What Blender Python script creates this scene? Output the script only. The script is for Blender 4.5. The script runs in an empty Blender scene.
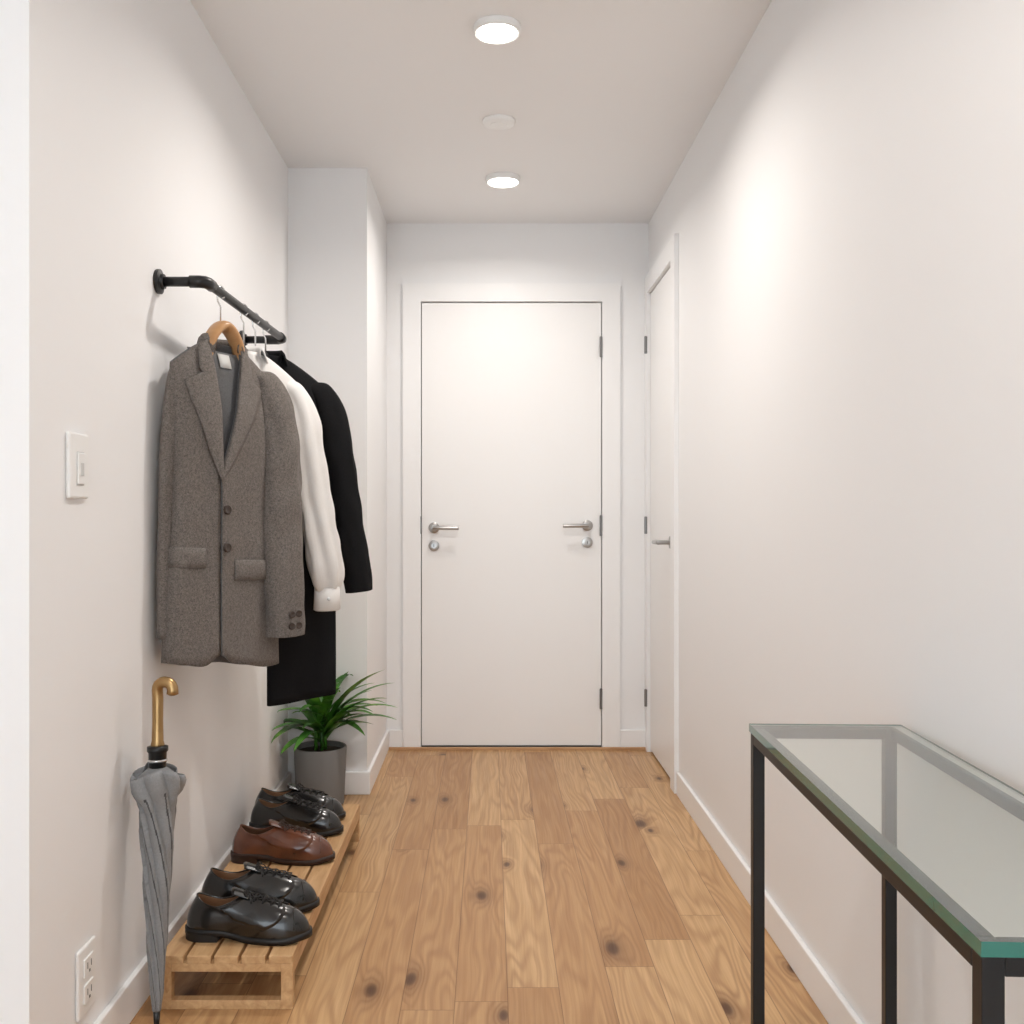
import bpy, bmesh, math, random
from mathutils import Vector, Matrix, noise
random.seed(7)
S=bpy.context.scene
COL=S.collection
pi=math.pi

# ---------------------------------------------------------------- materials
def mat(name, col, rough=0.5, metal=0.0, spec=0.5, coat=0.0, emis=None, es=0, trans=0, ior=1.45):
    m=bpy.data.materials.new(name); m.use_nodes=True
    b=m.node_tree.nodes["Principled BSDF"]
    b.inputs["Base Color"].default_value=(*col,1)
    b.inputs["Roughness"].default_value=rough
    b.inputs["Metallic"].default_value=metal
    b.inputs["Specular IOR Level"].default_value=spec
    b.inputs["Coat Weight"].default_value=coat
    b.inputs["Transmission Weight"].default_value=trans
    b.inputs["IOR"].default_value=ior
    if emis:
        b.inputs["Emission Color"].default_value=(*emis,1)
        b.inputs["Emission Strength"].default_value=es
    return m
class NT:
    def __init__(s,m): s.t=m.node_tree; s.n=s.t.nodes; s.b=s.n["Principled BSDF"]
    def add(s,typ,**k):
        n=s.n.new(typ)
        for a,v in k.items(): setattr(n,a,v)
        return n
    def link(s,a,b): s.t.links.new(a,b)
    def setin(s,sock,v):
        if hasattr(v,'is_linked') or isinstance(v,bpy.types.NodeSocket): s.link(v,sock)
        else: sock.default_value=v
    def math(s,op,a,b=0.0,c=0.0):
        n=s.add("ShaderNodeMath",operation=op)
        s.setin(n.inputs[0],a); s.setin(n.inputs[1],b)
        s.setin(n.inputs[2],c)
        return n.outputs[0]
    def mix(s,f,a,b,blend='MIX'):
        n=s.add("ShaderNodeMix",data_type='RGBA',blend_type=blend)
        s.setin(n.inputs[0],f)
        for i,v in ((6,a),(7,b)):
            if isinstance(v,tuple): v=(*v,1) if len(v)==3 else v
            s.setin(n.inputs[i],v)
        return n.outputs[2]
    def noise(s,vec,scale,detail=3,rough=.5,dist=0):
        n=s.add("ShaderNodeTexNoise")
        if vec is not None: s.link(vec,n.inputs["Vector"])
        n.inputs["Scale"].default_value=scale; n.inputs["Detail"].default_value=detail
        n.inputs["Roughness"].default_value=rough; n.inputs["Distortion"].default_value=dist
        return n.outputs[0]
    def bump(s,h,strength,dist=.01):
        n=s.add("ShaderNodeBump"); s.link(h,n.inputs["Height"])
        n.inputs["Strength"].default_value=strength; n.inputs["Distance"].default_value=dist
        s.link(n.outputs[0],s.b.inputs["Normal"])
    def ramp(s,f,stops):
        n=s.add("ShaderNodeValToRGB"); s.link(f,n.inputs[0]); e=n.color_ramp.elements
        while len(e)<len(stops): e.new(.5)
        for i,(p,c) in enumerate(stops): e[i].position=p; e[i].color=(*c,1)
        return n.outputs[0]

def paint(name,col,rough=.55,b=.04,sc=260):
    m=mat(name,col,rough,spec=.35); t=NT(m); tc=t.add("ShaderNodeTexCoord")
    o=tc.outputs["Object"]
    n=t.noise(o,sc,2); t.bump(n,b,.002)
    n2=t.noise(o,1.3,2)
    f=t.math('MULTIPLY',n2,.5)
    c=t.mix(f,tuple(col),tuple(x*.97 for x in col))
    t.link(c,t.b.inputs["Base Color"])
    return m
M_wall=paint("wall_paint",(.88,.878,.88))
M_ceil=paint("ceiling_paint",(.89,.884,.882))
M_trim=paint("trim_paint",(.90,.897,.895),.35,.01)
M_door=paint("door_paint",(.90,.893,.886),.38,.01)
M_gap=mat("door_gap_dark",(.10,.095,.09),.9)
M_plast=mat("white_plastic",(.87,.87,.86),.3)
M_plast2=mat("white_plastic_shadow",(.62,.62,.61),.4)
M_slot=mat("slot_dark",(.05,.05,.05),.6)
M_black=mat("black_powdercoat",(.010,.010,.011),.38)
M_blkpl=mat("black_plastic",(.01,.01,.01),.3)
M_steel=mat("brushed_nickel",(.42,.41,.40),.28,1)
M_hinge=mat("hinge_steel",(.22,.22,.22),.35,1)
M_chrome=mat("chrome_wire",(.7,.7,.7),.15,1)
M_glow=mat("led_diffuser",(1,.97,.9),.4,emis=(1,.96,.90),es=10)

def wood(name,a,b,scale=(60,6,60),rough=.5):
    m=mat(name,a,rough); t=NT(m); tc=t.add("ShaderNodeTexCoord")
    mp=t.add("ShaderNodeMapping"); t.link(tc.outputs["Object"],mp.inputs[0]); mp.inputs["Scale"].default_value=scale
    n=t.noise(mp.outputs[0],1,5,.6,.6)
    c=t.ramp(n,[(.3,a),(.7,b)]); t.link(c,t.b.inputs["Base Color"]); t.bump(n,.08,.002)
    return m
M_rack=wood("pine_wood",(.64,.41,.21),(.45,.25,.11))
M_hangw=wood("hanger_beech",(.55,.31,.14),(.44,.23,.10),(20,20,20),.35)
M_thresh=wood("threshold_oak",(.60,.36,.19),(.45,.25,.12),(6,60,60))

# oak floor
M_floor=mat("oak_plank_floor",(.5,.3,.15),.36,spec=.4)
def build_floor(m):
    t=NT(m); tc=t.add("ShaderNodeTexCoord"); sp=t.add("ShaderNodeSeparateXYZ"); t.link(tc.outputs["Object"],sp.inputs[0])
    X,Y=sp.outputs[0],sp.outputs[1]
    PW,PL=.118,1.25
    xr=t.math('DIVIDE',t.math('ADD',X,10.0-.012),PW); row=t.math('FLOOR',xr); fx=t.math('FRACT',xr)
    wn=t.add("ShaderNodeTexWhiteNoise",noise_dimensions='1D'); t.link(row,wn.inputs["W"])
    yr=t.math('ADD',t.math('DIVIDE',t.math('ADD',Y,20.0),PL),t.math('MULTIPLY',wn.outputs[0],7.3))
    idx=t.math('FLOOR',yr); fy=t.math('FRACT',yr)
    cb=t.add("ShaderNodeCombineXYZ"); t.link(row,cb.inputs[0]); t.link(idx,cb.inputs[1])
    w2=t.add("ShaderNodeTexWhiteNoise",noise_dimensions='3D'); t.link(cb.outputs[0],w2.inputs["Vector"])
    rnd=w2.outputs[0]
    gx=t.math('ADD',X,t.math('MULTIPLY',rnd,13.7)); gy=t.math('ADD',Y,t.math('MULTIPLY',rnd,31.1))
    cw=t.add("ShaderNodeCombineXYZ"); t.link(t.math('MULTIPLY',gx,3.0),cw.inputs[0]); t.link(t.math('MULTIPLY',gy,2.2),cw.inputs[1])
    wan=t.math('MULTIPLY',t.math('SUBTRACT',t.noise(cw.outputs[0],1,2),.5),.045)
    gxw=t.math('ADD',gx,wan)
    def vec(sx,sy,oz=0.0,xx=None):
        c=t.add("ShaderNodeCombineXYZ")
        t.link(t.math('MULTIPLY',xx or gxw,sx),c.inputs[0]); t.link(t.math('MULTIPLY',gy,sy),c.inputs[1]); c.inputs[2].default_value=oz
        return c.outputs[0]
    vo=t.add("ShaderNodeTexVoronoi",feature='F1',voronoi_dimensions='2D'); t.link(vec(5.2,2.3),vo.inputs["Vector"]); vo.inputs["Scale"].default_value=1
    kd=vo.outputs["Distance"]
    sep=t.add("ShaderNodeSeparateColor"); t.link(vo.outputs["Color"],sep.inputs[0])
    size=t.math('MULTIPLY_ADD',sep.outputs[1],3.0,1.7)
    sel=t.math('GREATER_THAN',sep.outputs[0],.52)
    kraw=t.math('MAXIMUM',t.math('SUBTRACT',1.0,t.math('MULTIPLY',kd,size)),0.0)
    kinf=t.math('MULTIPLY',t.math('POWER',kraw,2.2),sel)
    ln=t.noise(vec(8,.75,3.0),1,2,.5,.3)
    ph=t.math('ADD',t.math('MULTIPLY',ln,40.0),t.math('MULTIPLY',kinf,11.0))
    ring=t.math('MULTIPLY_ADD',t.math('SINE',t.math('MULTIPLY',ph,2.4)),.5,.5)
    ring=t.math('POWER',ring,1.5)
    def clampc(x,g):
        o=t.math('MULTIPLY_ADD',t.math('SUBTRACT',x,.5),g,.5); o.node.use_clamp=True; return o
    fine=clampc(t.noise(vec(170,2.6,7.0),1,5,.7),3.0)
    med=clampc(t.noise(vec(38,.9,1.0),1,3,.55),3.0)
    amt=t.noise(vec(6,1.5,9.0),1,1)
    base=t.ramp(rnd,[(0,(.40,.22,.092)),(.3,(.54,.315,.145)),(.65,(.62,.385,.188)),(1,(.73,.485,.25))])
    dark=t.mix(.82,base,(.26,.11,.04))
    c=t.mix(t.math('MULTIPLY',med,.38),base,(.37,.185,.075))
    c=t.mix(t.math('MULTIPLY',t.math('MULTIPLY',ring,amt),.85),c,dark)
    c=t.mix(t.math('MULTIPLY',fine,.38),c,dark)
    c=t.mix(kinf,c,(.17,.07,.025))
    kn=t.add("ShaderNodeMapRange",interpolation_type='SMOOTHSTEP'); t.link(kinf,kn.inputs[0]); kn.inputs[1].default_value=.48; kn.inputs[2].default_value=.80
    c=t.mix(t.math('MULTIPLY',kn.outputs[0],.7),c,(.07,.028,.012))
    ex=t.math('MULTIPLY',t.math('MINIMUM',fx,t.math('SUBTRACT',1.0,fx)),PW)
    ey=t.math('MULTIPLY',t.math('MINIMUM',fy,t.math('SUBTRACT',1.0,fy)),PL)
    e=t.math('MINIMUM',ex,ey)
    seam=t.math('LESS_THAN',e,.0010)
    c=t.mix(t.math('MULTIPLY',seam,.62),c,(.13,.055,.02))
    t.link(c,t.b.inputs["Base Color"])
    t.link(t.math('MULTIPLY_ADD',fine,.15,.30),t.b.inputs["Roughness"])
    h=t.math('SUBTRACT',t.math('MULTIPLY',fine,.25),seam); t.bump(h,.15,.002)
build_floor(M_floor)

def fabric(name,a,b,scale=900,rough=.95,bump=.3,sheen=.2,big=.0):
    m=mat(name,a,rough,spec=.15); t=NT(m); tc=t.add("ShaderNodeTexCoord"); o=tc.outputs["Object"]
    n=t.noise(o,scale,2,.6); n3=t.noise(o,scale*.35,3,.7)
    f=t.math('MULTIPLY_ADD',n3,.4,t.math('MULTIPLY',n,.6))
    c=t.ramp(f,[(.38,a),(.62,b)]); t.link(c,t.b.inputs["Base Color"])
    t.bump(n,bump,.002); t.b.inputs["Sheen Weight"].default_value=sheen
    return m
M_tweed=fabric("grey_wool_tweed",(.092,.080,.072),(.215,.190,.172),480,sheen=.05)
M_tweedL=fabric("grey_wool_lapel",(.098,.086,.078),(.222,.197,.178),480,sheen=.05)
M_lining=fabric("jacket_lining",(.075,.075,.078),(.11,.11,.112),500,.6)
M_label=mat("woven_label",(.6,.6,.58),.8)
M_btn=mat("horn_button",(.05,.035,.028),.3)
M_shirt=fabric("white_cotton",(.72,.705,.685),(.78,.765,.745),800,.8,.1,.0)
M_blkw=fabric("black_wool",(.006,.006,.007),(.011,.011,.012),700,.9,.3,.0)
M_umb=fabric("umbrella_canopy",(.23,.235,.24),(.29,.295,.30),600,.5,.1,.1)
M_umbd=fabric("umbrella_fold_shade",(.055,.057,.06),(.075,.077,.08),600,.5,.1,.1)  # darker fold lines of the canopy, shade put into the colour
M_brass=mat("antique_brass",(.40,.26,.12),.32,1)
def leather(name,col,col2):
    m=mat(name,col,.22,spec=.6,coat=.5); t=NT(m); tc=t.add("ShaderNodeTexCoord")
    n=t.noise(tc.outputs["Object"],25,3); c=t.ramp(n,[(.3,col),(.75,col2)]); t.link(c,t.b.inputs["Base Color"])
    n2=t.noise(tc.outputs["Object"],500,2); t.bump(n2,.05,.001); m.node_tree.nodes["Principled BSDF"].inputs["Coat Roughness"].default_value=.12
    return m
M_lb=leather("black_leather",(.003,.003,.003),(.006,.0055,.0055))
M_lbr=leather("brown_leather",(.080,.022,.010),(.155,.048,.020))
M_sole=mat("shoe_sole_black",(.007,.006,.006),.5)
M_soleb=mat("shoe_sole_brown",(.030,.012,.007),.5)
M_inn=mat("shoe_lining_tan",(.27,.14,.07),.7)
M_inn2=mat("shoe_lining_brown",(.12,.055,.025),.7)
M_pot=paint("grey_ceramic_pot",(.20,.196,.192),.7,.2,90)
M_soil=mat("potting_soil",(.03,.02,.012),1)
def leafmat():
    m=mat("leaf_green",(.03,.13,.02),.35); t=NT(m); tc=t.add("ShaderNodeTexCoord")
    n=t.noise(tc.outputs["Object"],14,3); c=t.ramp(n,[(.3,(.018,.080,.010)),(.5,(.055,.20,.020)),(.70,(.17,.39,.045))])
    t.link(c,t.b.inputs["Base Color"]); return m
M_leaf=leafmat()
M_glass=mat("table_glass",(.875,.955,.93),.02,trans=1,ior=1.45)
M_gedge=mat("glass_edge_green",(.02,.17,.13),.08,spec=.7,coat=.5)

# ---------------------------------------------------------------- helpers
def empty(name,loc=(0,0,0)):
    e=bpy.data.objects.new(name,None); COL.objects.link(e); e.location=loc; e.empty_display_size=.05; return e
def obj(name,verts,faces,m,parent=None,smooth=True,mats=None,fm=None):
    me=bpy.data.meshes.new(name); me.from_pydata([tuple(v) for v in verts],[],faces); me.update()
    ob=bpy.data.objects.new(name,me); COL.objects.link(ob)
    for mm in (mats or [m]): me.materials.append(mm)
    if fm:
        for i,p in enumerate(me.polygons): p.material_index=fm[i]
    if smooth:
        for p in me.polygons: p.use_smooth=True
    if parent: ob.parent=parent; ob.matrix_parent_inverse=Matrix.Translation(parent.location).inverted()
    return ob
def recalc(ob):
    bm=bmesh.new(); bm.from_mesh(ob.data); bmesh.ops.recalc_face_normals(bm,faces=bm.faces); bm.to_mesh(ob.data); bm.free()
def box(name,a,b,m,parent=None,bev=0.0,seg=2):
    x0,y0,z0=a; x1,y1,z1=b
    v=[(x,y,z) for x in (x0,x1) for y in (y0,y1) for z in (z0,z1)]
    f=[(0,1,3,2),(4,6,7,5),(0,4,5,1),(2,3,7,6),(0,2,6,4),(1,5,7,3)]
    ob=obj(name,v,f,m,parent,False); recalc(ob)
    if bev>0:
        d=ob.modifiers.new("bevel",'BEVEL'); d.width=bev; d.segments=seg; d.limit_method='ANGLE'
    return ob
def joinboxes(name,lst,m,parent=None,bev=0):
    vs=[];fs=[]
    for a,b in lst:
        x0,y0,z0=a; x1,y1,z1=b; k=len(vs)
        vs+=[(x,y,z) for x in (x0,x1) for y in (y0,y1) for z in (z0,z1)]
        fs+=[tuple(i+k for i in q) for q in [(0,1,3,2),(4,6,7,5),(0,4,5,1),(2,3,7,6),(0,2,6,4),(1,5,7,3)]]
    ob=obj(name,vs,fs,m,parent,False); recalc(ob)
    if bev>0:
        d=ob.modifiers.new("bevel",'BEVEL'); d.width=bev; d.segments=2; d.limit_method='ANGLE'
    return ob
def lathe(name,prof,m,parent=None,axis='Z',origin=(0,0,0),n=40,smooth=True):
    vs=[];fs=[]; o=Vector(origin)
    for r,h in prof:
        for i in range(n):
            a=2*pi*i/n; c,s=r*math.cos(a),r*math.sin(a)
            p={'Z':(c,s,h),'X':(h,c,s),'Y':(c,h,s)}[axis]; vs.append(o+Vector(p))
    for j in range(len(prof)-1):
        for i in range(n):
            k=(i+1)%n; fs.append((j*n+i,j*n+k,(j+1)*n+k,(j+1)*n+i))
    fs.append(tuple(range(n))); fs.append(tuple(range((len(prof)-1)*n,len(prof)*n)))
    ob=obj(name,vs,fs,m,parent,smooth); recalc(ob)
    if smooth:
        md=ob.modifiers.new("es",'EDGE_SPLIT'); md.split_angle=math.radians(40)
    return ob
def catmull(pts,n=8):
    out=[]; P=[pts[0]]+list(pts)+[pts[-1]]
    for i in range(1,len(P)-2):
        for k in range(n):
            t=k/n; r=[]
            for d in range(len(P[0])):
                a,b,c,e=P[i-1][d],P[i][d],P[i+1][d],P[i+2][d]
                r.append(.5*(2*b+(c-a)*t+(2*a-5*b+4*c-e)*t*t+(3*b-3*c+e-a)*t**3))
            out.append(tuple(r))
    out.append(tuple(pts[-1])); return out
def tube(name,pts,m,parent=None,n=12,r=None,caps=True,smooth=True,flat=1.0,upv=(0,0,1),wob=0,seed=0,fixa=None,folds=0,lfold=0):
    P=[Vector(p[:3]) for p in pts]; R=[(p[3] if len(p)>3 else r) for p in pts]
    vs=[];fs=[]; prev=None
    for i,p in enumerate(P):
        t=(P[min(i+1,len(P)-1)]-P[max(i-1,0)]).normalized()
        if prev is None:
            u=Vector(upv)
            if abs(t.dot(u))>.95: u=Vector((1,0,0))
            a=t.cross(u).normalized()
        else: a=(prev-t*prev.dot(t)).normalized()
        if fixa is not None:
            a=Vector(fixa); a=(a-t*a.dot(t)*.6).normalized()
        prev=a; b=t.cross(a)
        for k in range(n):
            th=2*pi*k/n; rr=R[i]
            if wob: rr*=1+wob*noise.noise(Vector((math.cos(th)*2+seed,math.sin(th)*2,p.z*14)))
            if folds: rr*=1+folds*math.sin(3*th+p.z*22+seed)*math.sin(p.z*31+seed*2+math.cos(th)*1.5)
            if lfold: rr*=1+lfold*min(1,i/12)*math.sin(5*th+4*noise.noise(Vector((seed,th*.3,p.z*5))))
            vs.append(p+a*rr*math.cos(th)+b*rr*flat*math.sin(th))
    for i in range(len(P)-1):
        for k in range(n):
            q=(k+1)%n; fs.append((i*n+k,i*n+q,(i+1)*n+q,(i+1)*n+k))
    if caps: fs.append(tuple(range(n))[::-1]); fs.append(tuple(range((len(P)-1)*n,len(P)*n)))
    return obj(name,vs,fs,m,parent,smooth)
def grid(name,rows,m,parent=None,closed=False,thick=0,mats=None,offset=0,sub=0,moff=1):
    vs=[v for r in rows for v in r]; n=len(rows[0]); fs=[]
    for j in range(len(rows)-1):
        for i in range(n if closed else n-1):
            k=(i+1)%n; fs.append((j*n+i,j*n+k,(j+1)*n+k,(j+1)*n+i))
    ob=obj(name,vs,fs,m,parent,True,mats)
    if thick:
        d=ob.modifiers.new("s",'SOLIDIFY'); d.thickness=thick; d.offset=offset
        if mats and len(mats)>1 and moff: d.material_offset=moff
    if sub:
        d=ob.modifiers.new("sub",'SUBSURF'); d.levels=sub; d.render_levels=sub
    return ob

# ---------------------------------------------------------------- room shell
CH=2.42; XL=-.777; XR=.735; YB=4.608; YP=3.867; XP=-.472; YN=1.69; YR=-2.6; XW=-2.6
box("floor",(XW-.1,YR-.1,-.06),(XR+.1,YB+.15,0),M_floor)
box("ceiling",(XW-.1,YR-.1,CH),(XR+.1,YB+.15,CH+.1),M_ceil)
box("wall_left",(XL-.35,YN,0),(XL,YB+.12,CH),M_wall)
box("wall_left_entry",(XW,YN,0),(XL-.35,YN+.12,CH),M_wall)
box("wall_column",(XL,YP,0),(XP,YB+.12,CH),M_wall)
box("wall_side",(XW-.1,YR,0),(XW,YN+.12,CH),M_wall)
DX0,DX1,DT=-.313,.520,2.057
joinboxes("wall_back",[((XP,YB,0),(DX0-.012,YB+.12,CH)),((DX1+.012,YB,0),(XR+.1,YB+.12,CH)),((DX0-.012,YB,DT+.012),(DX1+.012,YB+.12,CH))],M_wall)
RY0,RY1,RT=3.955,4.545,2.085
joinboxes("wall_right",[((XR,YR,0),(XR+.1,RY0-.01,CH)),((XR,RY1+.01,0),(XR+.1,YB,CH)),((XR,RY0-.01,RT+.01),(XR+.1,RY1+.01,CH))],M_wall)
joinboxes("wall_rear",[((XW,YR-.1,0),(XW+.3,YR,CH)),((XR-.15,YR-.1,0),(XR,YR,CH)),((XW+.3,YR-.1,0),(XR-.15,YR,.12)),((XW+.3,YR-.1,2.3),(XR-.15,YR,CH))],M_wall)
wn=empty("window_1")
a0,a1=XW+.3,XR-.15
box("frame_bottom",(a0,YR-.08,.12),(a1,YR-.03,.17),M_trim,wn); box("frame_top",(a0,YR-.08,2.25),(a1,YR-.03,2.3),M_trim,wn)
for i in range(4):
    x=a0+(a1-a0-.05)*i/3; box("mullion_%d"%i,(x,YR-.08,.17),(x+.05,YR-.03,2.25),M_trim,wn)
BH=.088; BT=.013
box("baseboard_left",(XL,YN,0),(XL+BT,YP,BH),M_trim,bev=.003)
box("baseboard_entry",(XW,YN-BT,0),(XL+BT,YN,BH),M_trim,bev=.003)
box("baseboard_column",(XL+BT,YP-BT,0),(XP+BT,YP,BH),M_trim,bev=.003)
box("baseboard_column_side",(XP,YP,0),(XP+BT,YB,BH),M_trim,bev=.003)
box("baseboard_back_left",(XP+BT,YB-BT,0),(DX0-.083,YB,BH),M_trim,bev=.003)
box("baseboard_back_right",(DX1+.083,YB-BT,0),(XR-BT,YB,BH),M_trim,bev=.003)
box("baseboard_right",(XR-BT,YR,0),(XR,RY0-.105,BH),M_trim,bev=.003)

# ---------------------------------------------------------------- back door
joinboxes("trim_back_door",[((DX0-.083,YB-.018,0),(DX0,YB,DT+.083)),((DX1,YB-.018,0),(DX1+.083,YB,DT+.083)),((DX0,YB-.018,DT),(DX1,YB,DT+.083)),
   ((DX0-.012,YB,0),(DX0,YB+.1,DT)),((DX1,YB,0),(DX1+.012,YB+.1,DT)),((DX0-.012,YB,DT),(DX1+.012,YB+.1,DT+.012))],M_trim)
d=empty("door_1",(0,YB,0))
box("slab",(DX0+.0035,YB-.006,.016),(DX1-.0035,YB+.036,DT-.0035),M_door,d,.0015)
box("gap_shadow",(DX0,YB+.02,.0),(DX1,YB+.03,DT),M_gap,d)
box("sweep",(DX0+.005,YB-.010,.004),(DX1-.005,YB+.02,.016),M_slot,d)
def lever(par,x,z,y,dirx,scale=1):
    lathe("rosette",[(.004,0),(.024,0),(.025,-.003),(.025,-.007),(.022,-.009),(.004,-.009)],M_steel,par,'Y',(x,y,z),28)
    lathe("neck",[(.009,0),(.009,-.045)],M_steel,par,'Y',(x,y,z),16)
    tube("lever_arm",catmull([(x-dirx*.004,y-.045,z,.0095),(x+dirx*.03,y-.047,z,.0095),(x+dirx*.08,y-.046,z-.001,.009),(x+dirx*.115,y-.044,z-.002,.0085)],5),M_steel,par,12)
def cyl_lock(par,x,z,y):
    lathe("lock_rose",[(.004,0),(.024,0),(.025,-.004),(.024,-.009),(.013,-.011),(.013,-.014),(.004,-.014)],M_steel,par,'Y',(x,y,z),28)
    box("keyway",(x-.0015,y-.016,z-.007),(x+.0015,y-.0138,z+.007),M_slot,par)
yd=YB-.006
lever(d,-.253,1.018,yd,1); cyl_lock(d,-.253,.935,yd)
lever(d,.452,1.028,yd,-1); cyl_lock(d,.452,.95,yd)
for z in (1.85,1.03,.235):
    lathe("hinge",[(.002,0),(.0065,.001),(.0065,.094),(.002,.096)],M_hinge,d,'Z',(DX1-.006,YB-.020,z-.05),12)
box("latch_plate",(DX0-.002,YB-.019,.99),(DX0+.003,YB-.006,1.07),M_hinge,d)
box("threshold_strip",(XP+BT,YB-.03,0),(XR-BT,YB-.0185,.012),M_thresh,None,.002)
# ---------------------------------------------------------------- side door
joinboxes("trim_side_door",[((XR-.018,RY0-.085,0),(XR,RY0,RT+.083)),((XR-.018,RY1,0),(XR,YB-.001,RT+.083)),((XR-.018,RY0,RT),(XR,RY1,RT+.083)),
   ((XR,RY0-.01,0),(XR+.09,RY0,RT)),((XR,RY1,0),(XR+.09,RY1+.01,RT)),((XR,RY0-.01,RT),(XR+.09,RY1+.01,RT+.01))],M_trim)
d2=empty("door_2",(XR,RY0,0))
box("slab",(XR-.002,RY0+.005,.012),(XR+.036,RY1-.005,RT-.005),M_door,d2,.002)
box("gap_shadow",(XR+.02,RY0,0),(XR+.03,RY1,RT),M_gap,d2)
lathe("rosette",[(.004,0),(.024,0),(.025,-.003),(.025,-.007),(.022,-.009),(.004,-.009)],M_steel,d2,'X',(XR-.002,RY0+.06,.968),28)
lathe("neck",[(.009,0),(.009,-.052)],M_steel,d2,'X',(XR-.002,RY0+.06,.968),16)
tube("lever_arm",catmull([(XR-.056,RY0+.053,.968,.0095),(XR-.058,RY0+.09,.968,.0095),(XR-.056,RY0+.17,.966,.0085)],5),M_steel,d2,12)
for z in (1.85,1.03,.245):
    lathe("hinge",[(.002,0),(.007,.001),(.007,.078),(.002,.08)],M_hinge,d2,'Z',(XR-.022,RY1+.003,z-.04),12)

# ---------------------------------------------------------------- ceiling fixtures
def downlight(x,y,r=.064,name="ceiling_downlight",en=9):
    e=empty(name,(x,y,CH))
    lathe("housing",[(r*.2,0),(r*1.04,0),(r*1.05,-.004),(r*1.03,-.018),(r*.97,-.021),(r*.88,-.018),(r*.2,-.018)],M_plast,e,'Z',(x,y,CH),48)
    lathe("diffuser",[(.001,-.0185),(r*.87,-.0185),(r*.87,-.0205),(r*.7,-.0225),(.001,-.024)],M_glow,e,'Z',(x,y,CH),48)
    L=bpy.data.lights.new("lamp",'AREA'); L.shape='DISK'; L.size=r*1.7; L.energy=en; L.color=(1,.94,.885); L.spread=math.radians(158)
    lo=bpy.data.objects.new("lamp",L); COL.objects.link(lo); lo.parent=e; lo.location=(0,0,-.028)
downlight(.022,2.74,.062,en=11)
downlight(.056,3.98,.066,en=5.8)
downlight(.0,.75,.063,en=9.5)  # unseen downlight, assumed over the entry and added for evenly bright walls
sd=empty("smoke_detector",(.034,3.40,CH))
lathe("base",[(.01,0),(.056,0),(.056,-.006),(.053,-.011),(.045,-.014),(.01,-.015)],M_plast,sd,'Z',(.034,3.40,CH),40)
lathe("vent_ring",[(.01,-.0145),(.030,-.0145),(.029,-.016),(.01,-.016)],M_plast,sd,'Z',(.034,3.40,CH),30)

# ---------------------------------------------------------------- switch / outlet
sw=empty("light_switch",(XL,1.878,1.177))
def sbox(nm,y0,y1,z0,z1,x0,x1,m,par,bev,dy): box(nm,(XL+x0,y0+dy,z0),(XL+x1,y1+dy,z1),m,par,bev)
sbox("plate",1.845,1.933,1.115,1.238,0,.009,M_plast,sw,.004,-.012)
sbox("rocker_surround",1.874,1.908,1.14,1.203,.0088,.0098,M_plast2,sw,.0003,-.012)
sbox("rocker",1.876,1.906,1.142,1.201,.009,.0125,M_plast,sw,.0015,-.012)
sbox("toggle",1.885,1.898,1.158,1.182,.012,.014,M_plast2,sw,.0005,-.012)
ol=empty("power_outlet",(XL,1.918,.2))
sbox("plate",1.887,1.972,.132,.262,0,.008,M_plast,ol,.004,-.012)
for i,z in enumerate((.172,.222)):
    sbox("socket_%d"%i,1.908,1.951,z-.018,z+.018,.0075,.011,M_plast,ol,.002,-.012)
    for k,y in enumerate((1.920,1.937)):
        sbox("slot_%d_%d"%(i,k),y,y+.002,z-.004,z+.008,.0105,.0115,M_slot,ol,0,-.012)
    sbox("ground_%d"%i,1.928,1.933,z-.013,z-.008,.0105,.0115,M_slot,ol,0,-.012)

# ---------------------------------------------------------------- clothes rail
RZ=1.629
def rail(y):
    t=(y-2.34)/(3.13-2.34); return -.662+.020*t
cr=empty("clothes_rail",(XL,2.34,RZ))
lathe("flange_near",[(.004,0),(.028,0),(.029,.003),(.029,.009),(.019,.012),(.017,.018),(.004,.018)],M_black,cr,'X',(XL,2.34,RZ),32)
lathe("flange_far",[(.004,0),(.028,0),(.029,.003),(.029,.009),(.019,.012),(.017,.018),(.004,.018)],M_black,cr,'X',(XL,3.13,RZ),32)
rp=[(XL+.01,2.34,RZ),(-.70,2.34,RZ),(-.678,2.340,RZ),(-.666,2.346,RZ),(-.662,2.36,RZ),(rail(2.7),2.7,RZ),(-.643,3.08,RZ),(-.645,3.115,RZ),(-.66,3.13,RZ),(-.69,3.13,RZ),(XL+.01,3.13,RZ)]
tube("pipe",rp,M_black,cr,18,.0115)
tube("elbow_near",[(-.70,2.34,RZ),(-.678,2.340,RZ),(-.666,2.346,RZ),(-.662,2.36,RZ),(-.6615,2.385,RZ)],M_black,cr,18,.0145)
tube("elbow_far",[(-.643,3.075,RZ),(-.645,3.115,RZ),(-.66,3.13,RZ),(-.70,3.13,RZ)],M_black,cr,18,.0145)

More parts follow.
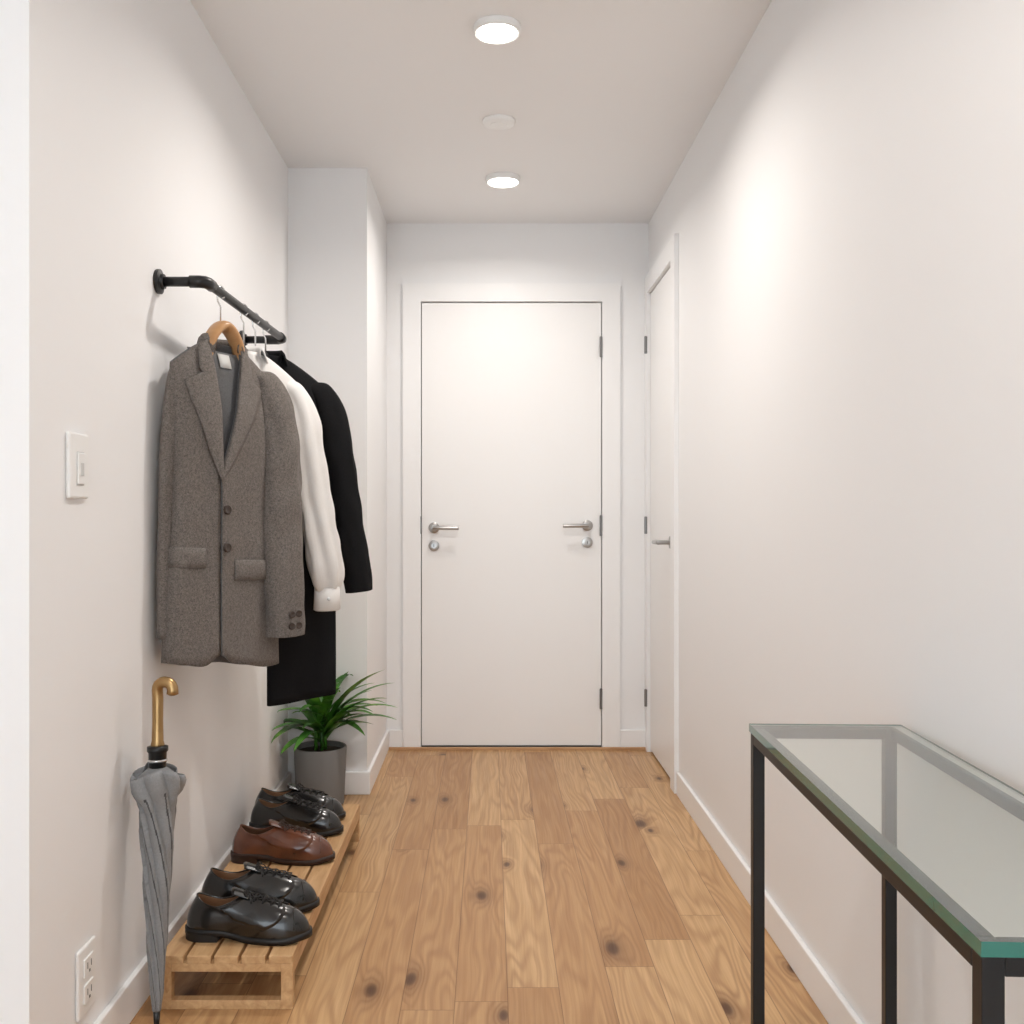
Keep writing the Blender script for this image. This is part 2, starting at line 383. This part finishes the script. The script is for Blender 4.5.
class Fr:
    def __init__(s,y,R,L,N): s.h=(rail(y),y); s.R=R; s.L=L; s.N=N
    def __call__(s,u,w,z):
        k=.02
        up=.5*(u+math.sqrt(u*u+k*k))-k/2; un=.5*(-u+math.sqrt(u*u+k*k))-k/2
        return Vector((max(XL+.004,s.h[0]+up*s.R[0]+un*s.L[0]+w*s.N[0]), s.h[1]+up*s.R[1]+un*s.L[1]+w*s.N[1], z))
def hook(fr,par,zb,m=M_chrome,half=.19,wood=False,drop=.075,top=1.56):
    r=.0150; pts=[]
    for i in range(15):
        a=math.radians(-60+ i*(240)/14); pts.append(fr(r*math.cos(a),0,RZ+.000+r*math.sin(a)))
    pts.append(fr(-.010,0,RZ-.024)); pts.append(fr(0,0,RZ-.036)); pts.append(fr(0,0,zb))
    tube("hanger_hook",pts,m,par,8,.0022)
    if wood:
        p=[(-half,top-drop,.010),(-half*.5,top-drop*.75,.014),(-.050,top-.045,.020),(-.024,top-.014,.022),(0,top-.004,.023),(.024,top-.014,.022),(.050,top-.045,.020),(half*.5,top-drop*.75,.014),(half,top-drop,.010)]
        q=catmull(p,6); pts=[(*fr(u,.010,z),r) for u,z,r in q]
        tube("hanger_body",pts,M_hangw,par,14,flat=.55)
    else:
        tube("hanger_body",[(*fr(u,0,top-.01-drop*abs(u)/half),.005) for u in (-half,-half/2,0,half/2,half)],M_blkpl,par,8)

def garment(name,fr,zt,zh,neck,drop,Us,Uh,Wf,Wb,m,mi,open_v=None,sleeveR=None,sleeveL=None,seed=0,lap=None,fold=.006,cut=.0,hemslope=0.,uc=0.,cuffm=None,thick=.004,sfold=.05,lfold=0,flat=.72,vneck=None):
    e=empty(name,fr(0,0,zh+.4)); p=.72; vneck=vneck or neck
    def ztf(u):
        a=abs(u)
        return zt if a<neck else zt-drop*((a-neck)/(Us-neck))**1.25
    def U(v): return Us*(1-.05*math.sin(pi*min(1,v*1.3)))+(Uh-Us)*v
    def env(v): return min(1,v/.22)**.55
    def fo(u,v,side=1):
        return fold*(min(1,v*2.2))*(math.sin(u*46+seed+3*v+side)+.6*noise.noise(Vector((u*14+seed,v*5,side)))*2)
    def ucz(z):
        return -.008+(uc+.008)*min(1,max(0,(zt-z)/(zt-open_v))) if open_v else 0
    def zbot(u,front):
        z=zh+hemslope*u+.004*math.sin(u*30+seed)
        if front: z+=cut*math.exp(-((u-uc)/.035)**2)
        return z
    def pt(u,v,side):
        q=min(1,abs(u)/U(v)); c=(1-q**(2/p))**(p/2) if q<1 else 0
        return (Wf if side>0 else -Wb)*env(v)*c+ .004*side*min(1,c*3) + fo(u,v,side)*c
    def fw(u,z):
        v=max(0,min(1,(ztf(u)-z)/(ztf(u)-zbot(u,True)))); return pt(u,v,1)
    def halfe(z): return vneck*max(0,(z-open_v)/(zt-open_v))**1.0 if z>open_v else 0
    def ang(u,uu):
        s=math.copysign(min(1,abs(u)/uu)**(1/p),u); return math.asin(s)
    rows=[]; NV=44; NP=80
    for j in range(NV+1):
        v=(j/NV)**1.15; uu=U(v); row=[]
        z0=zt-v*(zt-zh)
        for i in range(NP+1):
            if open_v:
                aR=ang(ucz(z0)+halfe(z0),uu); aL=ang(ucz(z0)-halfe(z0),uu)
                ph=aR+(2*pi+aL-aR)*i/NP
            else: ph=2*pi*i/NP
            s,c=math.sin(ph),math.cos(ph); u=uu*math.copysign(abs(s)**p,s)
            side=1 if c>=0 else -1
            w=pt(u,v,side)
            if side>0 and i<NP/2 and open_v: w+=.005*max(0,1-abs(u-ucz(z0))/.05)
            z=ztf(u)+(zbot(u,side>0)-ztf(u))*v
            row.append(fr(u,w,z))
        rows.append(row)
    grid("body",rows,m,e,thick=thick,mats=[mi,m])
    Ra=Vector((fr.R[0],fr.R[1],0)).normalized()
    for nm,sl in (("sleeve_right",sleeveR),("sleeve_left",sleeveL)):
        if not sl: continue
        q=catmull(sl,9); pts=[(*fr(a,b,c),r) for a,b,c,r in q]
        tube(nm,pts,m,e,40,flat=flat,wob=.10,seed=seed+len(nm),fixa=Ra,folds=sfold,lfold=lfold)
        if cuffm:
            a,b,c,r=sl[-1]
            tube(nm+"_cuff",[(*fr(a,b,c+.012),r*.98),(*fr(a,b,c+.010),r*1.08),(*fr(a,b,c-.052),r*1.16),(*fr(a,b,c-.055),r*1.0)],cuffm,e,32,flat=.75,fixa=Ra)
            tube(nm+"_cuff_button",[tuple(fr(a,b,c-.02)+Vector((.3,-.95,0))*r*.9),tuple(fr(a,b,c-.02)+Vector((.3,-.95,0))*(r*.9+.006))],M_plast2,e,12,.005)
    rows=[]
    for k,(rr,zz) in enumerate(((1.0,-.006),(1.0,.010),(1.08,.018),(1.22,.010),(1.42,-.020))):
        row=[]
        for i in range(25):
            ph=math.radians(50)+math.radians(260)*i/24
            u=neck*rr*math.sin(ph); w=(.036*rr)*math.cos(ph)
            row.append(fr(u,w,zt+zz-.03*max(0,math.cos(ph))**2))
        rows.append(row)
    grid("collar",rows,lap or m,e,thick=.003)
    return e,fw,ztf,ucz

def n2(x,y): l=math.hypot(x,y); return (x/l,y/l)
# --- grey jacket
frJ=Fr(2.455,n2(.44,.90),(-.42,-.84),n2(.87,-.5))
hz=1.502; OV=1.175; UC=-.064; VN=.064
sR=[(.120,.010,1.440,.028),(.150,.020,1.425,.042),(.166,.034,1.36,.060),(.174,.046,1.22,.066),(.174,.052,1.06,.067),(.171,.060,.92,.065),(.172,.066,.83,.061),(.172,.067,.772,.059)]
sL=[(-.130,.000,1.435,.018),(-.158,-.002,1.40,.022),(-.180,-.004,1.25,.022),(-.190,-.006,1.05,.020),(-.192,-.006,.80,.020)]
J,fw,ztf,ucz=garment("grey_blazer",frJ,hz,.716,.052,.066,.176,.200,.050,.020,M_tweed,M_lining,open_v=OV,sleeveR=sR,sleeveL=sL,seed=1.3,lap=M_tweedL,fold=.0035,cut=.03,hemslope=-.12,uc=UC,sfold=.035,lfold=.02,vneck=VN)
hook(frJ,J,1.54,wood=True,top=hz+.048,half=.14,drop=.135)
rows=[[frJ(u,fw(u,z)-.010,z) for u in [(-.115+.19*i/10) for i in range(11)]] for z in [hz-.022-(hz-OV)*k/12 for k in range(13)]]
grid("lining_panel",rows,M_lining,J,thick=.002)
rows=[[frJ(u,fw(u,z)-.006,z) for u in (-.030,-.015,0,.012)] for z in (hz-.028,hz-.045,hz-.062)]
grid("neck_label",rows,M_label,J,thick=.001)
for sgn in (1,-1):
    rows=[]
    for k in range(41):
        t=k/40; z=hz-.001-(hz-OV-.001)*t
        e0=VN*max(0,(z-OV)/(hz-OV)); uc=ucz(z)
        if t<.24: wd=.028+.080*t
        elif t<.265: wd=.038
        else: wd=.088*(1-((t-.265)/.735)**1.4)+.002
        row=[]
        for i in range(7):
            a=i/6; u=uc+sgn*(e0-.003+wd*a)
            row.append(frJ(u,fw(u,min(z,ztf(u)-.004))+.006+.006*math.sin(pi*(.15+.8*a)),min(z,ztf(u)+.006)-.014*a*(1 if t>.265 else 0)))
        rows.append(row)
    grid("lapel_"+("right" if sgn>0 else "left"),rows,M_tweedL,J,thick=.0035)
def patch(nm,u0,u1,z0,z1,sl,m,off=.005):
    rows=[[frJ(u0+(u1-u0)*i/6,fw(u0+(u1-u0)*i/6,z0+(z1-z0)*k/3)+off+.002*math.sin(pi*k/3),z0+(z1-z0)*k/3+sl*(i/6)) for i in range(7)] for k in range(4)]
    grid(nm,rows,m,J,thick=.004)
patch("pocket_flap_left",-.193,-.112,1.010,.963,-.004,M_tweedL)
patch("pocket_flap_right",-.010,.12,.975,.925,-.006,M_tweedL)
def button(par,p,nrm,r=.0095):
    n=Vector(nrm).normalized(); a=n.cross(Vector((0,0,1))).normalized(); b=n.cross(a)
    vs=[];fs=[];N=18
    for rr,h in ((r,-.002),(r,.003),(r*.8,.0045),(r*.65,.003),(.0001,.003)):
        for i in range(N):
            t=2*pi*i/N; vs.append(Vector(p)+a*rr*math.cos(t)+b*rr*math.sin(t)+n*h)
    for j in range(4):
        for i in range(N):
            k=(i+1)%N; fs.append((j*N+i,j*N+k,(j+1)*N+k,(j+1)*N+i))
    obj("button",vs,fs,M_btn,par)
for z in (1.095,1.005):
    u=UC+.012; button(J,frJ(u,fw(u,z)+.012,z),(*frJ.N,0),.0115)
nv=Vector((.55,-.83,0)).normalized()
for z in (.830,.800):
    button(J,frJ(.172,.067,z)+nv*.0475,nv,.009)
    button(J,frJ(.195,.075,z)+nv*.040,nv,.009)

# --- white shirt
frS=Fr(2.665,n2(.62,.78),(-.42,-.6),n2(.78,-.62))
sR=[(.13,.0,1.450,.028),(.170,.004,1.425,.040),(.200,.012,1.34,.050),(.225,.016,1.20,.050),(.250,.02,1.05,.052),(.270,.02,.95,.057),(.282,.018,.895,.052),(.286,.015,.862,.037)]
Sh,_,_,_=garment("white_shirt",frS,1.520,.83,.05,.070,.185,.20,.028,.026,M_shirt,M_shirt,sleeveR=sR,seed=4.1,fold=.006,cuffm=M_shirt,thick=.003,sfold=.05,lfold=.12,flat=.6)
hook(frS,Sh,1.53,top=1.54,half=.13,drop=.12)
# --- black jacket
frB=Fr(2.90,n2(.74,.67),(-.38,-.5),n2(.67,-.74))
sR=[(.14,.0,1.475,.030),(.185,.003,1.455,.042),(.220,.008,1.38,.054),(.245,.010,1.25,.055),(.278,.010,1.08,.052),(.308,.012,.93,.050),(.322,.012,.845,.048)]
B,_,_,_=garment("black_blazer",frB,1.545,.80,.05,.075,.195,.22,.034,.03,M_blkw,M_blkw,sleeveR=sR,seed=2.2,fold=.004,sfold=.03)
hook(frB,B,1.55,top=1.56,half=.13,drop=.12)
# --- black trousers folded over a bar
frT=Fr(2.785,n2(.70,.71),(-.42,-.5),n2(.71,-.70))
T=empty("black_trousers",frT(.1,0,.9))
rows=[]
for j in range(30):
    v=j/29; z=1.28-(1.28-.545)*v; row=[]; kk=min(1,.62+v*.75)
    for i in range(48):
        ph=2*pi*i/48; s,c=math.sin(ph),math.cos(ph)
        u=.160-.05*(1-kk)/.38+(.112*kk+.004*v)*math.copysign(abs(s)**.6,s)
        w=.014*math.copysign(abs(c)**.5,c)*min(1,.3+v*3)+.003*math.sin(u*40+v*4)
        row.append(frT(u,w,z+.03*(u-.1)*v))
    rows.append(row)
tr=grid("legs",rows,M_blkw,T,closed=True)
bm=bmesh.new(); bm.from_mesh(tr.data); bmesh.ops.holes_fill(bm,edges=bm.edges,sides=0); bm.to_mesh(tr.data); bm.free()
hook(frT,T,1.48,top=1.49,half=.08)
for u in (.03,.17): tube("hanger_side",[frT(u*.3,0,1.47),frT(u,0,1.283)],M_chrome,T,8,.002)
tube("hanger_bar",[frT(.03,0,1.283),frT(.17,0,1.283)],M_chrome,T,8,.003)

# ---------------------------------------------------------------- shoe rack
rk=empty("shoe_rack",(-.565,2.7,0))
rx0,rx1,ry0,ry1,rh=-.722,-.430,2.19,3.33,.118
n=5; gap=.007; w=(rx1-rx0-gap*(n-1))/n
for i in range(n):
    x=rx0+i*(w+gap); box("slat_%d"%i,(x,ry0,rh-.018),(x+w,ry1,rh),M_rack,rk,.002)
for j,y in enumerate((ry0,ry0+.55,ry1-.024)):
    if j!=1:
        box("leg_l%d"%j,(rx0,y+.001,0),(rx0+.026,y+.024,rh-.018),M_rack,rk,.001)
        box("leg_r%d"%j,(rx1-.026,y+.001,0),(rx1,y+.024,rh-.018),M_rack,rk,.001)
        box("foot_bar_%d"%j,(rx0+.026,y+.001,0),(rx1-.026,y+.024,.02),M_rack,rk,.001)
    box("cross_bar_%d"%j,(rx0+.026,y+.002,rh-.036),(rx1-.026,y+.023,rh-.018),M_rack,rk,.001)
box("side_rail_l",(rx0,ry0+.024,rh-.045),(rx0+.018,ry1-.024,rh-.018),M_rack,rk,.001)
box("side_rail_r",(rx1-.018,ry0+.024,rh-.045),(rx1,ry1-.024,rh-.018),M_rack,rk,.001)

# ---------------------------------------------------------------- shoes
def shoe(name,px,py,pz,rot,m,ms,mi,L=.285,mirror=1):
    e=empty(name,(px,py,pz)); MR=Matrix.Translation((px,py,pz))@Matrix.Rotation(rot,4,'Z')
    def T(x,y,z): return MR@Vector((x-L/2,y*mirror,z))
    pr=[(0,0.0),(.015,.014),(.05,.024),(.12,.031),(.25,.033),(.42,.033),(.58,.042),(.70,.0465),(.82,.043),(.91,.034),(.965,.023),(.99,.012),(1,0)]
    def foot(th):
        t=(1-math.cos(th))/2; x=L*(1-t); xn=x/L; w=0
        for (a,b),(c,d) in zip(pr,pr[1:]):
            if xn<=c: w=b+(d-b)*((xn-a)/(c-a)); break
        return x,w
    def sm(a,b,t): t=max(0,min(1,(t-a)/(b-a))); return t*t*(3-2*t)
    def sole_z(x):
        xn=x/L; return .024-.013*sm(.25,.55,xn)+.007*sm(.80,1.0,xn)
    N=56; out=[]
    for i in range(N):
        th=2*pi*i/N
        x,w=foot(th if th<=pi else 2*pi-th); sg=1 if th<=pi else -1
        out.append((x,sg*w+.004*math.sin(pi*x/L)))
    rcx,ra,rb=.265*L,.195*L,.027
    def surf(th,v):
        thh=th%(2*pi)
        x0,w=foot(thh if thh<=pi else 2*pi-thh); y0=(w if thh<=pi else -w)+.004*math.sin(pi*x0/L)
        ct=math.cos(th)
        rxp=rcx+ra*ct*(1 if ct>0 else .93); ryp=rb*math.sin(th)
        zr=.054+.020*max(0,-ct)**2+.032*max(0,ct)**1.5
        s=v**1.5
        g=(.40*(1-(1-v)**4.5)+.60*v)
        if ct<0: g=g*(1+ct)+v*(-ct)
        bul=1+.05*math.sin(pi*min(1,v*1.4))*(1 if v<.7 else .6)
        x=x0+(rxp-x0)*s; y=(y0+(ryp-y0)*s)
        if ct<-.3: x-=.004*math.sin(pi*v)
        if v<1: y*=bul
        z=sole_z(x0)*(1-s)+sole_z(x)*s+zr*g
        return Vector((x,y,z))
    NVv=18
    rows=[[T(*surf(2*pi*i/N,j/NVv)) for i in range(N)] for j in range(NVv+1)]
    up=grid("upper",rows,m,e,closed=True,thick=.0025,mats=[m,mi],offset=-1,sub=1); recalc(up)
    obj("insole",[T(rcx+ra*math.cos(2*pi*i/24),.026*math.sin(2*pi*i/24),.040) for i in range(24)],[tuple(range(24))],mi,e,False)
    def shell(nm,tha,thb,va,vb,off,mm,nn=14,mm2=10,thick=.0016):
        rws=[]
        for j in range(mm2+1):
            rr=[]
            for i in range(nn+1):
                a=i/nn; b=j/mm2
                th=tha+(thb-tha)*a; v=va(a)+(vb(a)-va(a))*b
                p=surf(th,v); q=surf(th+.02,v)-p; r=surf(th,min(1,v+.01))-surf(th,max(0,v-.01)); nr=q.cross(r)
                if nr.length>1e-9: nr.normalize()
                if nr.z<0: nr=-nr
                p=p+nr*off; rr.append(T(*p))
            rws.append(rr)
        return grid(nm,rws,mm,e,thick=thick)
    for sg in (1,-1):
        shell("quarter_%d"%sg,sg*.20,sg*1.55,lambda a:.50-.42*a if a<.8 else .16,lambda a:1.0,.0018,m)
    def ring_line(nm,v_of,th0,th1,off,r,mm,k=22):
        pts=[]
        for i in range(k+1):
            th=th0+(th1-th0)*i/k; p=surf(th,v_of(th)); pts.append(T(p.x,p.y,p.z+off))
        tube(nm,pts,mm,e,6,r)
    ring_line("cap_seam",lambda th:.40-.30*(abs(th)/.62)**2,-.62,.62,.0006,.0011,m)
    pts=[T(*(surf(2*pi*i/40,1.0)+Vector((0,0,.0003)))) for i in range(41)]
    tube("collar_rim",pts,m,e,8,.0019)
    def ring(sc):
        r=[]
        for (x,y) in out:
            cx=L*.52; r.append((cx+(x-cx)*(1+(sc)/ (L/2)),y*(1+sc/.042)))
        return r
    o1=ring(.0042); rows=[]
    for kind in ("c","t","m","b"):
        row=[]
        for (x,y) in o1:
            zt=sole_z(min(L,max(0,x)))
            z={"c":zt+.0035,"t":zt+.0025,"m":zt-.003,"b":zt-.010}[kind]
            f={"c":.94,"t":1,"m":1,"b":.97}[kind]
            row.append(T(L*.52+(x-L*.52)*(f if kind=="c" else 1),y*f,max(z,.001)))
        rows.append(row)
    so=grid("sole",rows,ms,e,closed=True)
    bm=bmesh.new(); bm.from_mesh(so.data); bmesh.ops.holes_fill(bm,edges=bm.edges,sides=0); bmesh.ops.recalc_face_normals(bm,faces=bm.faces); bm.to_mesh(so.data); bm.free()
    for p in so.data.polygons:
        if len(p.vertices)>4: p.use_smooth=False
    hs=[]
    for i in range(24):
        a=pi/2+pi*i/23; hs.append((.042+.044*math.cos(a),.033*math.sin(a)))
    hs.append((.078,-.031)); hs.append((.078,.031))
    nn=len(hs); vs=[T(x,y,0) for x,y in hs]+[T(x,y*1.02,.018) for x,y in hs]
    fs=[tuple(range(nn)),tuple(range(nn,2*nn))]+[(i,(i+1)%nn,nn+(i+1)%nn,nn+i) for i in range(nn)]
    hb=obj("heel",vs,fs,ms,e,False); recalc(hb)
    pc=surf(0,1.0); rows=[]
    for k in range(7):
        t=k/6; x=pc.x-.022+.040*t; z=pc.z+.012-.012*t
        rows.append([T(x-.006*(1-abs(q)),q*(.020-.002*t),z-.006*q*q) for q in (-1,-.5,0,.5,1)])
    grid("tongue",rows,m,e,thick=.003)
    for k in range(5):
        v=.97-.10*k; c=surf(0,v); hw=.017; p=[]
        for q in (-1,-.5,0,.5,1):
            s_=surf(q*.42,v-.01*abs(q))
            p.append(tuple(T(c.x+(s_.x-c.x)*.4,q*hw,c.z+.0058-.006*q*q)))
        tube("lace_%d"%k,catmull(p,4),ms,e,8,.0023)
        if k<4:
            cn=surf(0,v-.10)
            for sg in (1,-1):
                tube("lace_x%d_%d"%(k,sg),[T(c.x,-sg*hw*.8,c.z+.004),T((c.x+cn.x)/2,0,(c.z+cn.z)/2+.0065),T(cn.x,sg*hw*.8,cn.z+.004)],ms,e,6,.0017)
    x=pc.x+.004; z=pc.z+.009
    for sg in (1,-1):
        pts=[tuple(T(x,0,z)),tuple(T(x+.006,sg*.011,z+.002)),tuple(T(x+.008,sg*.020,z-.007)),tuple(T(x+.001,sg*.012,z-.002)),tuple(T(x,0,z))]
        tube("bow_%d"%sg,catmull(pts,5),ms,e,8,.0014)
        pts=[tuple(T(x,0,z)),tuple(T(x+.014,sg*.014,z-.006)),tuple(T(x+.018,sg*.024,z-.018))]
        tube("lace_end_%d"%sg,catmull(pts,5),ms,e,8,.0013)
    return e
rt=rh
shoe("dress_shoe",-.549,2.285,rt,-.04,M_lb,M_sole,M_inn,mirror=1)
shoe("dress_shoe",-.562,2.452,rt,.02,M_lb,M_sole,M_inn,mirror=-1)
shoe("dress_shoe",-.575,2.79,rt,-.02,M_lbr,M_soleb,M_inn2,mirror=1)
shoe("dress_shoe",-.585,3.035,rt,-.10,M_lb,M_sole,M_inn,mirror=1)
shoe("dress_shoe",-.600,3.165,rt,.02,M_lb,M_sole,M_inn,mirror=-1)

# ---------------------------------------------------------------- umbrella
um=empty("umbrella",(-.705,2.12,0))
B0=Vector((-.703,2.115,0)); B1=Vector((-.712,2.150,.735)); ax=(B1-B0)
def A(h): return B0+ax*(h/.735)
rows=[]; NZ=80; NA=168; NPL=7; TW=7
prof=[(.035,.009),(.08,.014),(.20,.022),(.33,.030),(.42,.036),(.455,.038),(.475,.043),(.50,.054),(.525,.058),(.535,.054)]
def pr_(h):
    for (a,b),(c,d_) in zip(prof,prof[1:]):
        if h<=c:
            t=max(0,(h-a)/(c-a)); t=t*t*(3-2*t); return b+(d_-b)*t
    return prof[-1][1]
def phf(th,h): return (NPL*(th+h*TW))/(2*pi)%1.0
for j in range(NZ+1):
    h=.035+.50*j/NZ; c=A(h); r=pr_(h); row=[]
    for i in range(NA):
        th=2*pi*i/NA; ph=phf(th,h)
        saw=r*(.72+.32*ph)
        star=r*(.74+.28*abs(math.sin((th+h*TW)*3.5)))
        k=max(0,min(1,(h-.45)/.06)); rr=saw*(1-k)+star*k
        hh=.012*math.sin((th+h*TW)*2+2.6)*k
        row.append(c+Vector((rr*math.cos(th),rr*math.sin(th),hh)))
    rows.append(row)
cn=grid("canopy",rows,M_umb,um,closed=True,thick=.0012,mats=[M_umb,M_umbd],moff=0)
for idx,p in enumerate(cn.data.polygons):
    j,i=divmod(idx,NA); h=.035+.50*(j+.5)/NZ; th=2*pi*(i+.5)/NA
    f=phf(th,h)
    if h<.49 and (.74<f<.84): p.material_index=1  # fold shade coloured as a dark band along each pleat
rows=[[A(h)+Vector((r*math.cos(2*pi*i/32),r*math.sin(2*pi*i/32),0)) for i in range(32)] for h,r in ((.44,.018),(.50,.034),(.525,.040),(.548,.012))]
grid("canopy_inner",rows,M_umb,um,closed=True,thick=.001)
tube("ferrule",[(*A(.0),.004),(*A(.006),.006),(*A(.045),.008)],M_blkpl,um,16)
tube("runner",[(*A(.53),.010),(*A(.545),.018),(*A(.575),.019),(*A(.578),.022),(*A(.588),.022),(*A(.59),.012)],M_blkpl,um,20)
tube("ring",[(*A(.556),.0200),(*A(.561),.0200)],M_chrome,um,20)
pts=[(*A(.585),.0125),(*A(.592),.0145),(*A(.60),.0125),(*A(.64),.0115),(*A(.69),.0118)]
c=A(.708)+Vector((.0165,0,0))
for i in range(11):
    a=pi-pi*i/10; pts.append((c.x+.0175*math.cos(a),c.y-.006*i/10,c.z+.0175*math.sin(a),.0118))
pts.append((c.x+.0175,c.y-.007,c.z-.008,.0125)); pts.append((c.x+.0175,c.y-.007,c.z-.011,.006))
tube("handle",pts,M_brass,um,18)

# ---------------------------------------------------------------- plant
PX,PY=-.630,3.735
pl=empty("potted_plant",(PX,PY,0))
lathe("pot",[(.01,0),(.082,0),(.088,.006),(.098,.212),(.096,.216),(.090,.216),(.088,.195),(.01,.195)],M_pot,pl,'Z',(PX,PY,0),48)
lathe("soil",[(.01,.193),(.088,.193),(.088,.197),(.05,.203),(.001,.205)],M_soil,pl,'Z',(PX,PY,0),30)
vs=[];fs=[]
def leaf(base,az,L,el,curl,wd):
    k0=len(vs); n=14; p=Vector(base); e=el; seg=L/n
    side=Vector((-math.sin(az),math.cos(az),0))
    for i in range(n+1):
        t=i/n; w=wd*(max(.04,math.sin(pi*min(1,(t*.95+.05))**.8)))**.75*(1 if t<.97 else .3)
        dirv=Vector((math.cos(az)*math.cos(e),math.sin(az)*math.cos(e),math.sin(e))); up=side.cross(dirv)*-1
        for q in (-1,0,1):
            v=p+side*q*w+up*(abs(q)*w*.25)
            v.x=max(v.x,XL+.006+.004*random.random())
            if v.z<BH+.02: v.x=max(v.x,XL+.02)
            v.y=min(v.y,YP-.006-.004*random.random()); vs.append(v)
        p=p+dirv*seg; e-=curl/n
    for i in range(n):
        for q in (0,1):
            a=k0+i*3+q; fs.append((a,a+1,a+4,a+3))
random.seed(23)
for st in range(4):
    a=random.uniform(0,2*pi); bx=PX+.022*math.cos(a*1.3+st); by=PY-.01+.022*math.sin(a*1.3+st); hh=[.02,.07,.12,.05][st]
    for i in range(8):
        az=2*pi*i/8+random.uniform(-.3,.3)+st; el=random.uniform(.5,1.35)
        leaf((bx,by,.20+hh),az,random.uniform(.20,.28),el,random.uniform(1.0,1.7)*(.6+el*.35),random.uniform(.018,.024))
for i in range(8):
    leaf((PX,PY-.01,.28),random.uniform(0,2*pi),random.uniform(.25,.29),random.uniform(1.15,1.4),random.uniform(.6,1.1),.022)
for az,el,L,cu in ((-.25,.95,.33,1.2),(.1,1.15,.34,1.1),(-.7,.95,.31,1.2),(-.1,1.25,.35,.9),(-.5,1.2,.37,.85),(-.45,1.0,.33,1.0),(-.15,.75,.30,1.1)): leaf((PX+.02,PY-.03,.26),az,L,el,cu,.0225)
lf=obj("leaves",vs,fs,M_leaf,pl)
for st in range(5):
    a=st*1.3; tube("stem_%d"%st,[(PX+.02*math.cos(a),PY+.02*math.sin(a),.19),(PX+.018*math.cos(a),PY-.005+.02*math.sin(a),.30)],M_leaf,pl,8,.006)

# ---------------------------------------------------------------- glass console table
tb=empty("glass_console_table",(.58,1.3,0))
TZ=.719; far=1.751; W=.258; tl=.02; GT=.0135
MT=Matrix.Translation(Vector((.458,far,0)))@Matrix.Rotation(-math.radians(2.0),4,'Z')
LEN=.885
def tbox(name,a,b,m,bev=.0012):
    ob=box(name,a,b,m,tb,bev); ob.data.transform(MT); return ob
zt=TZ-GT-.0005
for i,(x,y) in enumerate(((0,-tl),(W-tl-.012,-tl),(0,-LEN),(W-tl-.012,-LEN))):
    tbox("leg_%d"%i,(x,y,0),(x+tl,y+tl,zt),M_black)
tbox("rail_far",(tl,-tl,zt-.018),(W-tl-.012,0,zt),M_black)
tbox("rail_near",(tl,-LEN,zt-.018),(W-tl-.012,-LEN+tl,zt),M_black)
tbox("rail_left",(0,-LEN+tl,zt-.018),(tl,-tl,zt),M_black)
tbox("rail_right",(W-tl-.002,-LEN+tl,zt-.018),(W-.012,-tl,zt),M_black)
g=tbox("glass_top",(-.002,-LEN-.003,TZ-GT),(W+.003,.003,TZ),M_glass,0)
g.data.materials.append(M_gedge)
for p in g.data.polygons:
    if abs(p.normal.z)<.5: p.material_index=1

# ---------------------------------------------------------------- world & camera
w=bpy.data.worlds.new("World"); S.world=w; w.use_nodes=True
bg=w.node_tree.nodes["Background"]; bg.inputs[0].default_value=(.84,.93,1,1); bg.inputs[1].default_value=4.3
cam=bpy.data.cameras.new("camera"); co=bpy.data.objects.new("camera",cam); COL.objects.link(co)
co.location=(0,0,1.09); co.rotation_euler=(math.radians(90),0,0)
cam.sensor_width=36; cam.lens=36*1000/1024; cam.shift_x=23/1024; cam.clip_start=.02
S.camera=co
S.view_settings.view_transform='Standard'; S.view_settings.look='None'; S.view_settings.exposure=0.06
